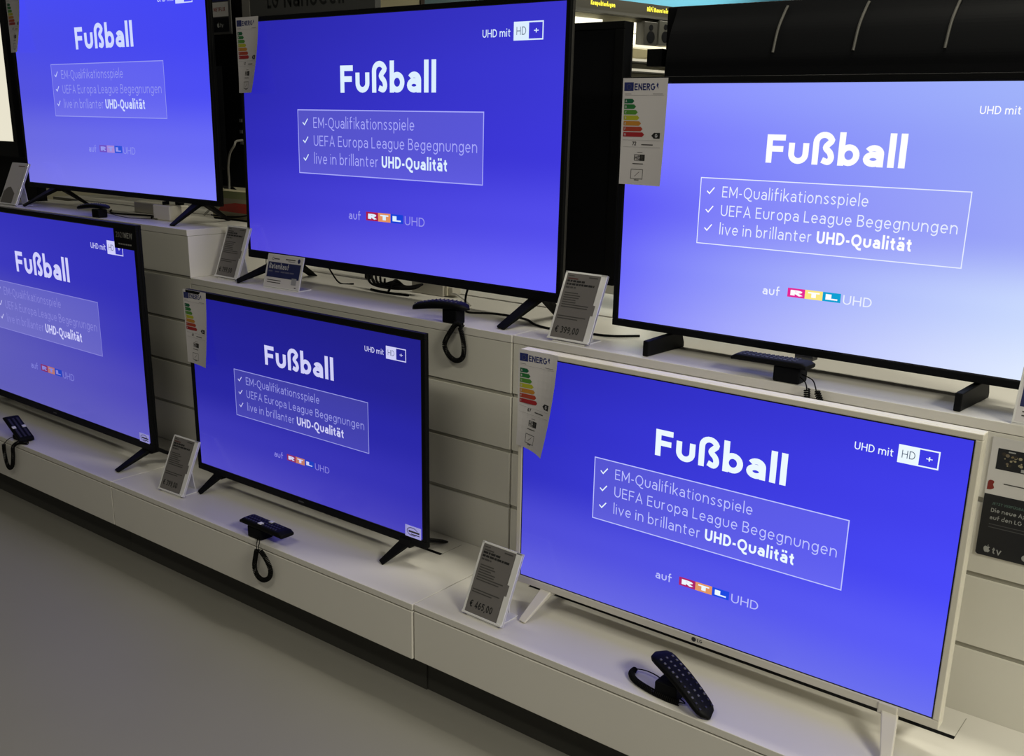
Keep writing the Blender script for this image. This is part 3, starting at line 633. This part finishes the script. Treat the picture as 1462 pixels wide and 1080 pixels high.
# ------------------------------------------------------------------ remote controls with security mounts
def remote(label, lo, hi, wd, th, mount, cords, style='flat', white=(), z0=ZL):
    """lo/hi = centre of the underside at both ends; mount = (x, y, sx, sy, top)"""
    lo, hi = Vector(lo), Vector(hi); t = thing('remote_control', label, 'remote control', (mount[0], mount[1], z0)); O = Vector((mount[0], mount[1], z0))
    d = (hi - lo); L = d.length; d.normalize(); sd = Vector((0, 0, 1)).cross(d).normalized(); up = d.cross(sd)
    F = lambda a, b, c: lo - O + d * a + sd * b + up * c
    m = MB(); n = 18; rings = []; k = 16
    for i in range(n + 1):
        a = i / n
        if style == 'magic':
            e = min(a, 1 - a) / .16; e = 1 if e > 1 else math.sqrt(max(0, 1 - (1 - e) ** 2)); ww = wd * (.80 + .2 * a) * max(.12, e); tt = th * (.75 + .35 * math.sin(math.pi * a)) * max(.3, e ** .6); lift = .004 * math.sin(math.pi * a)
        else:
            e = min(a, 1 - a) / .05; e = min(1, .6 + .4 * e); ww = wd * (.94 + .06 * e); tt = th * e; lift = 0
        for j in range(k):
            an = 2 * math.pi * (j + .5) / k; p = 4.5 if style != 'magic' else 3.0
            cx = math.copysign(abs(math.cos(an)) ** (2 / p), math.cos(an)); sy = math.copysign(abs(math.sin(an)) ** (2 / p), math.sin(an))
            rings.append(F(a * L, cx * ww / 2, tt / 2 + sy * tt / 2 + lift))
    m.raw(rings, [(i * k + j, i * k + (j + 1) % k, (i + 1) * k + (j + 1) % k, (i + 1) * k + j) for i in range(n) for j in range(k)], M_blk, True)
    m.face(rings[:k][::-1], M_blk); m.face(rings[-k:], M_blk); bo = m.build('body', t)
    def zt(a):   # top surface height
        return (th * (.75 + .35 * math.sin(math.pi * a)) + .004 * math.sin(math.pi * a)) if style == 'magic' else th
    m = MB(); rows = 11 if style == 'magic' else 13
    for i in range(rows):
        a = .10 + .72 * i / (rows - 1)
        for b in (-.27, 0, .27):
            q = F(a * L, b * wd, zt(a) - .0008); s_ = wd * (.045 if style == 'magic' else .08)
            m.raw([q + d * s_ - sd * s_, q + d * s_ + sd * s_, q - d * s_ + sd * s_, q - d * s_ - sd * s_] + [q + d * s_ * .8 - sd * s_ * .8 + up * .0014, q + d * s_ * .8 + sd * s_ * .8 + up * .0022, q - d * s_ * .8 + sd * s_ * .8 + up * .0014, q - d * s_ * .8 - sd * s_ * .8 + up * .0014],
                  [(0, 1, 5, 4), (1, 2, 6, 5), (2, 3, 7, 6), (3, 0, 4, 7), (4, 5, 6, 7)], (mat('button_print', lin=(.10, .10, .11), rough=.4) if style == 'magic' and (i in (2, 3) or i > 5) else mat('button_grey', lin=(.016, .016, .017), rough=.4)))
    m.build('keypad', bo)
    for a, b, w_, l_ in white:
        m = MB(); q = F(a * L, b * wd, zt(a) + .0002)
        m.raw([q + d * l_ - sd * w_, q + d * l_ + sd * w_, q - d * l_ + sd * w_, q - d * l_ - sd * w_] + [x + up * .0022 for x in (q + d * l_ - sd * w_, q + d * l_ + sd * w_, q - d * l_ + sd * w_, q - d * l_ - sd * w_)],
              [(0, 1, 5, 4), (1, 2, 6, 5), (2, 3, 7, 6), (3, 0, 4, 7), (4, 5, 6, 7)], mat('button_white', lin=(.75, .75, .78), rough=.4)); o = m.build('button', bo); o['label'] = 'white key'
    mx, my, sx, sy, tp = mount; m = MB()
    m.prism([(-sx / 2, -sy / 2), (sx / 2, -sy / 2), (sx / 2 * 1.0, sy / 2), (-sx / 2, sy / 2)], 0.0, tp - z0, M_blkm, axis='z'); m.build('security_mount', t, bev=.004, seg=3)
    for kind, pts in cords:
        m = MB(); q = [Vector(p) - O for p in pts]
        if kind == 'coil': coil(m, q, .0054, .0017, .0042, M_cable); m.build('coiled_cord', t)
        else: m.tube(smooth_path(q, 8), .0013, M_cable, 6); m.build('wire', t)
    return t
remote('large curved black remote leaning on its mount in front of the white framed television', (.772, .018, .252), (.612, .080, .312), .056, .018, (.668, .048, .05, .042, .284),
       [('coil', [(.566, .080, .2558), (.569, .062, .2558), (.590, .044, .2558), (.630, .032, .2558), (.672, .027, .2558), (.70, .028, .2558)]), ('wire', [(.566, .080, .258), (.59, .082, .262), (.62, .074, .266), (.65, .062, .266)]), ('wire', [(.70, .028, .257), (.71, .034, .256), (.695, .042, .256)])], 'magic')
remote('flat black remote with two white keys, lying across its mount before the middle black television', (-.655, .028, .283), (-.480, .026, .281), .046, .016, (-.598, .030, .056, .045, .283),
       [('wire', [(-.585, .008, .256), (-.572, -.002, .254), (-.566, -.010, .247), (-.560, -.0135, .236)]), ('wire', [(-.580, .008, .262), (-.560, -.004, .254), (-.556, -.011, .244), (-.550, -.0135, .236)]),
        ('coil', [(-.560, -.0135, .236), (-.568, -.0135, .212), (-.5745, -.0135, .183), (-.566, -.0135, .160), (-.541, -.0135, .153), (-.514, -.0135, .168), (-.507, -.0135, .193), (-.524, -.0135, .220), (-.546, -.0135, .238)])], 'flat', [(.46, -.27, .006, .006), (.54, .30, .006, .006)])
remote('small black remote with two white keys at the far left of the low shelf', (-1.872, .030, .252), (-2.010, .046, .306), .052, .015, (-1.92, .036, .045, .042, .268),
       [('wire', [(-1.93, .018, .262), (-1.94, .0, .254), (-1.952, -.0135, .236)]), ('coil', [(-1.952, -.0135, .236), (-1.954, -.0135, .205), (-1.947, -.0135, .170), (-1.930, -.0135, .153), (-1.906, -.0135, .168), (-1.892, -.0135, .205), (-1.884, -.0135, .240), (-1.868, .000, .2565), (-1.84, .018, .2565)])], 'flat', [(.47, -.32, .006, .006), (.47, .32, .006, .006)])
remote('curved black remote resting on its mount in front of the largest upper television', (-.335, .362, .868), (-.160, .388, .884), .046, .021, (-.212, .386, .05, .036, .884),
       [('wire', [(-.20, .370, .856), (-.18, .358, .854), (-.165, .352, .849)]), ('coil', [(-.150, .3513, .852), (-.172, .3513, .852), (-.190, .3513, .832), (-.208, .3513, .805), (-.212, .3513, .787), (-.196, .3513, .765), (-.1714, .3513, .756), (-.150, .3513, .768), (-.146, .3513, .795), (-.152, .3513, .825), (-.160, .3513, .846)])], 'magic', z0=ZU)
remote('straight black remote lying across its mount under the pale right television', (.588, .394, .876), (.757, .386, .880), .048, .014, (.712, .394, .058, .044, .880),
       [('wire', [(.738, .38, .862), (.755, .366, .858), (.765, .354, .852), (.768, .3513, .842)]), ('wire', [(.742, .385, .866), (.77, .37, .862), (.784, .354, .852), (.788, .3513, .842)]),
        ('coil', [(.768, .3513, .846), (.771, .3513, .82), (.776, .3513, .79), (.79, .3513, .775), (.803, .3513, .79), (.80, .3513, .82), (.789, .3513, .845)])], 'flat', z0=ZU)
remote('small black remote on its mount at the front of the taller left unit', (-2.02, .385, 1.018), (-1.845, .400, 1.030), .040, .015, (-1.885, .388, .045, .036, 1.028),
       [('wire', [(-1.86, .39, 1.02), (-1.81, .43, 1.004), (-1.74, .45, 1.002), (-1.66, .50, 1.002)])], 'magic', z0=ZA)

# ------------------------------------------------------------------ poster on the slatwall
t = thing('poster', 'black streaming app poster on the slatwall right of the white framed television', 'poster', (1.1215, YW + .0035, .585))
m = MB(); T = lambda k: (lambda x, y: (x, -.0022 - .0003 * k, y)); bk = mat('poster_black', lin=(.006, .007, .011), rough=.4); pw = mat('poster_white', lin=(.62, .61, .60), rough=.45)
m.box((0, -.0022, 0), (.25, -.0006, .232), pw); m.build('board', t, bev=.0005)
m = MB(); poly(m, [(.004, .0005)] + [(.246, .0005), (.2495, .004), (.2495, .122), (.0005, .122), (.0005, .004)], T(1), bk)
text(m, 'JETZT VERFÜGBAR', .016, .103, .0048, .16, T(2), mat('poster_green', lin=(.10, .17, .15), rough=.5)); pt = mat('poster_print', lin=(.35, .36, .36), rough=.5)
text(m, 'Die neue Apple TV App', .016, .0885, .0078, .16, T(2), pt); text(m, 'auf den LG Smart TVs', .016, .074, .0078, .16, T(2), pt)
for b in (.064, .058): rect(m, .016, b, .10, b + .0016, T(2), mat('poster_dim', lin=(.07, .07, .075), rough=.5))
apple(m, .0195, .0145, .0135, T(2), pt); text(m, 'tv', .029, .008, .0125, .17, T(2), pt)
poly(m, arc(.086, .0135, .0062, .0062, 0, 360, 18)[:-1], T(2), pt); text(m, 'LG', .0945, .0095, .0085, .2, T(2), pt)
rect(m, .012, .172, .21, .212, T(1), bk)                              # television pictured on the poster
rnd = random.Random(3)
for i in range(110):
    x = .022 + .17 * rnd.random(); y = .178 + .026 * rnd.random(); g = rnd.random(); rr = .0012 + .0026 * rnd.random()
    poly(m, arc(x, y, rr, rr * .9, 0, 360, 8)[:-1], T(2 + .004 * i), mat('poster_scene_%d' % (i % 4), lin=[(.20, .15, .07), (.34, .30, .19), (.03, .022, .015), (.16, .13, .09)][i % 4], rough=.5))
rect(m, .03, .2065, .042, .209, T(3), pt); rect(m, .055, .174, .085, .180, T(3), pt)
poly(m, sm2([(.003, .130), (.004, .147), (.011, .149), (.014, .146), (.0125, .141), (.015, .135), (.010, .131), (.003, .130)], 3)[:-1], T(1), mat('poster_red', rgb=(125, 38, 32), rough=.5))
rect(m, .03, .145, .249, .147, T(1), M_inkg)
m.build('print', t)

# ------------------------------------------------------------------ small things on the shelves
def cable(label, pts, r=.003, m_=M_cable, cat='cable'):
    m = MB(); m.tube(smooth_path(pts, 10), r, m_, 8); return tag(m.build('power_cable'), label, cat)
z = ZU + .0032
cable('thick black cable dropping below the largest upper television and running to the right', [(-.30, .56, .93), (-.31, .55, .89), (-.30, .535, .858), (-.27, .515, z), (-.20, .55, z), (-.10, .545, z), (-.03, .50, z), (.04, .485, z), (.12, .50, z), (.19, .515, z), (.245, .565, z)])
cable('thin black cable hanging behind the navy instalment sign', [(-.93, .58, .93), (-.915, .60, .88), (-.90, .62, z - .0005), (-.86, .64, z - .0005)], .0025)
m = MB()
for k in range(5): m.tube(smooth_path([(-.78 + .02 * k, .62, .90 - .004 * k), (-.74 + .01 * k, .60 + .006 * k, .868), (-.66, .59 + .008 * k, .863 + .004 * k), (-.575 - .01 * k, .61 + .005 * k, .868), (-.56, .64, .88)], 8), .0035, M_cable, 6)
m.tube(smooth_path([(-.78, .62, .925), (-.76, .62, .89), (-.73, .61, .866)], 6), .003, M_cable, 6); m.tube(smooth_path([(-.64, .575, .856), (-.635, .6, .888), (-.63, .64, .86)], 6), .004, M_cable, 6)
m.tube(smooth_path([(-.74, .6, .8488), (-.66, .59, .8488), (-.58, .6, .8488)], 6), .0035, M_cable, 6)
tag(m.build('power_cable'), 'bundled black power cable under the largest upper television', 'cable')
t = thing('connection_box', 'flat white connection box under the largest upper television', 'box', (-.555, .70, ZU))
m = MB(); m.box((-.075, -.035, 0), (.055, .03, .036), M_wbox); m.build('case', t, bev=.003)
m = MB(); m.box((.055, -.03, .003), (.066, .026, .033), mat('warm_white', lin=(.7, .66, .52), rough=.4)); m.box((.068, -.024, .006), (.082, .015, .03), M_wbox); m.build('end_cap', t, bev=.002)
cable('short white cable beside the connection box', [(-.425, .62, .868), (-.40, .61, .872), (-.36, .60, .862), (-.335, .60, ZU + .0025)], .0024, M_wcab)
t = thing('power_adapter', 'white power adapter under the upper left television', 'adapter', (-1.655, .51, ZA))
m = MB(); m.box((-.05, -.025, 0), (.05, .025, .052), M_wbox); m.build('case', t, bev=.004)
m = MB(); m.box((-.012, -.01, .052), (.0, .01, .064), M_blkm); m.build('plug', t)
t = thing('power_strip', 'white power strip behind the adapter of the upper left television', 'power strip', (-1.80, .61, ZA))
m = MB(); m.box((-.19, -.022, 0), (.10, .022, .042), M_wbox); m.build('case', t, bev=.005)
m = MB(); m.box((.06, -.012, .042), (.085, .012, .07), M_blkm); m.build('plug', t, bev=.003)
z = ZA + .003
cable('black cable snaking along the taller left unit behind the small remote', [(-2.10, .56, z), (-2.0, .50, z), (-1.92, .50, z), (-1.80, .54, z), (-1.74, .50, z)], .0032)
cable('black cable crossing the taller left unit behind the X-shaped foot', [(-1.60, .664, ZA + .0035), (-1.50, .666, ZA + .0035), (-1.42, .666, ZA + .0035), (-1.345, .666, ZA + .0035)], .0032)
cable('thin black cable curving up beside the small carton', [(-1.62, .664, ZA + .012), (-1.54, .668, ZA + .011), (-1.46, .672, ZA + .016), (-1.38, .674, ZA + .032)], .0026)
t = thing('carton', 'small carton with a red band between the two left televisions', 'box', (-1.50, .712, ZA))
CH = .10
m = MB(); m.box((-.135, -.03, 0), (.14, .03, CH), mat('carton_beige', lin=(.46, .42, .28), rough=.6)); m.build('body', t, bev=.002)
m = MB(); poly(m, [(-.10, .028), (.13, .024), (.13, .058), (.0, .06), (-.08, .05)], lambda x, y: (x, -.0306, y), mat('carton_red', rgb=(190, 50, 35), rough=.5)); poly(m, [(-.134, .074), (.139, .074), (.139, .099), (-.134, .099)], lambda x, y: (x, -.0306, y), mat('carton_green', lin=(.33, .36, .16), rough=.6)); m.build('print', t)
cable('white cable plugged into the television back between the two left televisions', [(-1.672, .858, 1.268), (-1.660, .82, 1.264), (-1.645, .80, 1.250), (-1.674, .80, 1.220), (-1.688, .80, 1.169), (-1.688, .80, 1.113), (-1.680, .785, 1.081), (-1.695, .74, 1.041), (-1.70, .69, ZA + .004)], .0042, mat('grey_white_cable', lin=(.30, .29, .26), rough=.5))
t = thing('app_sign', 'small sign with a white streaming card above a black one, left of the largest television', 'sign', (-1.72, .828, 1.635))
m = MB(); m.box((-.062, 0, 0), (.060, .004, .14), mat('sign_frame_grey', lin=(.10, .10, .10), rough=.3)); m.build('frame', t, bev=.001)
m = MB(); T = lambda k: (lambda x, y: (x, -.0008 - .0003 * k, y)); rect(m, -.054, .060, .048, .108, T(0), pw); text(m, 'NETFLIX', -.036, .078, .013, .2, T(1), mat('print_red', rgb=(150, 60, 50), rough=.5), width=.066)
rect(m, -.054, .008, .048, .057, T(0), bk); apple(m, -.014, .031, .016, T(1), pt); text(m, 'tv', -.004, .024, .015, .18, T(1), pt); rect(m, -.054, .111, .048, .14, T(0), M_navy); m.build('card', t)
for yy in (.0,):
    m = MB(); m.box((-.01, .004, .02), (.01, .03, .04), M_blkm); m.build('clip', t)

t = thing('display_sign', 'grey board lettered LG NanoCell rising behind the largest upper television', 'sign', (-1.17, .765, ZU))
m = MB(); m.box((-.322, -.012, .827), (.315, .012, 1.03), mat('board_grey', lin=(.075, .077, .075), rough=.5)); m.build('board', t, bev=.002)
m = MB(); m.box((-.325, -.014, .826), (-.285, -.0122, 1.03), mat('board_light', lin=(.20, .195, .18), rough=.4)); m.build('edge_strip', t)
m = MB(); T = lambda x, y: (x, -.0126, y); dk = mat('board_lettering', lin=(.008, .009, .009), rough=.5)
text(m, 'LG', -.192, .853, .052, .17, T, dk, width=.056); text(m, 'NanoCell', -.108, .852, .052, .17, T, dk, width=.286); m.build('lettering', t)
for sx in (-.25, .25):
    m = MB(); m.box((sx - .012, -.008, 0), (sx + .012, .008, .827), M_blkm); m.build('post', t)

# ------------------------------------------------------------------ the store wall beyond
import mathutils
P0 = Vector((-3.845, 5.847, 0)); ang = math.atan2(.976, .219)
def wall_obj(name): return None
Rw = (0, 0, ang)
def wl(mb, name, **k): return mb.build(name, None, P0, Rw, **k)
cream = mat('store_wall_cream', lin=(.50, .47, .34), rough=.7)
mb = MB(); mb.box((-6.0, .02, 0), (7.0, .12, 3.2), cream); tag(wl(mb, 'wall_back'), kind='structure')
def wthing(name, label, cat, x, z, y=0.0, group=None):
    c, s = math.cos(ang), math.sin(ang); return thing(name, label, cat, (P0.x + x * c - y * s, P0.y + x * s + y * c, z), ang, group)
t = wthing('sign_band', 'dark sign band with yellow lettering high on the far store wall', 'sign', 1.0, 2.30)
m = MB(); m.box((-1.6, -.10, 0), (2.4, .02, .098), mat('band_grey', lin=(.032, .03, .022), rough=.5)); m.build('panel', t)
m = MB(); m.box((-1.6, -.102, -.022), (2.4, .02, 0), M_dark); m.build('lower_rail', t)
m = MB(); T = lambda x, y: (x, -.1015, y); yl = mat('yellow_letters', lin=(.5, .45, .05), rough=.5, emit=(255, 240, 60), estr=.8)
text(m, 'Kompaktanlagen', -.745, .034, .036, .28, T, yl, width=.29); text(m, 'HiFi Bausteine', -.055, .034, .036, .28, T, yl, width=.31); m.build('lettering', t)
t = wthing('wall_panel', 'light blue fascia panel above the yellow-lettered sign band', 'panel', 1.5, 2.40)
m = MB(); m.box((-2.2, -.06, 0), (3.2, .02, .75), mat('fascia_blue', lin=(.10, .36, .55), rough=.6)); m.build('board', t)
t = wthing('wall_picture', 'blue-green landscape picture on the far wall above the largest television', 'picture', -1.02, 2.12)
m = MB(); m.box((-.385, -.03, 0), (.32, .02, .7), mat('picture_teal', lin=(.16, .28, .32), rough=.6, noise=.35, nscale=3)); m.build('print', t)
m = MB(); m.box((-.42, -.035, 0), (-.385, .02, .7), mat('frame_brown', lin=(.06, .04, .03), rough=.5)); m.build('frame', t)
t = wthing('wall_picture', 'cream coloured panel on the far wall beside the blue-green picture', 'picture', -1.66, 2.08)
m = MB(); m.box((-.20, -.03, 0), (.21, .02, .7), mat('panel_cream', lin=(.62, .57, .36), rough=.6)); m.build('print', t)
lt = mat('light_strip_white', lin=(.8, .8, .75), emit=(255, 250, 225), estr=1.3)
t = wthing('light_strip', 'horizontal light strip under the far sign band', 'lamp', .05, 2.16)
m = MB(); m.box((-.5, -.03, 0), (.42, .019, .075), lt); m.build('diffuser', t)
t = wthing('light_strip', 'upright light strip beside the grey speakers on the far wall', 'lamp', .878, 2.05)
m = MB(); m.box((-.012, -.03, 0), (.012, .019, .09), lt); m.box((-.012, -.03, .10), (.012, .019, .19), lt); m.build('diffuser', t)
def speaker(label, x, z0, z1, w, c):
    t = wthing('speaker', label, 'speaker', x, z0, -.06)
    m = MB(); m.box((-w / 2, -.05, 0), (w / 2, .075, z1 - z0), c); cb = m.build('cabinet', t, bev=.006)
    m = MB(); m.cyl((0, (z1 - z0) * .35), w * .3, -.053, -.05, M_blkm, 20, axis='y'); m.cyl((0, (z1 - z0) * .75), w * .15, -.053, -.05, M_blkm, 16, axis='y'); m.build('driver', cb)
speaker('dark speaker box on the far wall, left of its lighter neighbour', 1.0, 2.05, 2.25, .17, mat('speaker_dark', lin=(.028, .027, .023), rough=.5))
speaker('lighter grey speaker box on the far wall beside the dark one', 1.19, 2.06, 2.27, .16, mat('speaker_grey', lin=(.05, .05, .043), rough=.5))
for zz, lb, bkd in ((2.012, 'white lit wall shelf right under the far speakers', False), (1.895, 'white wall shelf with black lip second below the far speakers', True), (1.81, 'white wall shelf with black lip third below the far speakers', True)):
    t = wthing('wall_shelf', lb, 'shelf', 1.2, zz)
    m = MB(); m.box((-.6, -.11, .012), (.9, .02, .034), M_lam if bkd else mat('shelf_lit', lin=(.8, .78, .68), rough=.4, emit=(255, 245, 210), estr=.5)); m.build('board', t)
    if bkd:
        m = MB(); m.box((-.6, -.114, 0), (.9, .02, .012), M_dark); m.build('lip', t)

# ------------------------------------------------------------------ groups of like things
GR = {'television': 'televisions on the display', 'price_tag': 'price tags on the shelves', 'energy_label': 'energy labels on the televisions', 'remote_control': 'remote controls on security mounts',
      'display_cabinet': 'low display cabinets in a row', 'slatwall_unit': 'slatwall units in a row', 'power_cable': 'cables on the shelves', 'counter_sign': 'instalment signs', 'speaker': 'speakers on the far wall', 'wall_shelf': 'wall shelves on the far wall'}
for o in C.objects:
    k = o.name.split('.')[0]
    if o.parent is None and k in GR: o['group'] = GR[k]
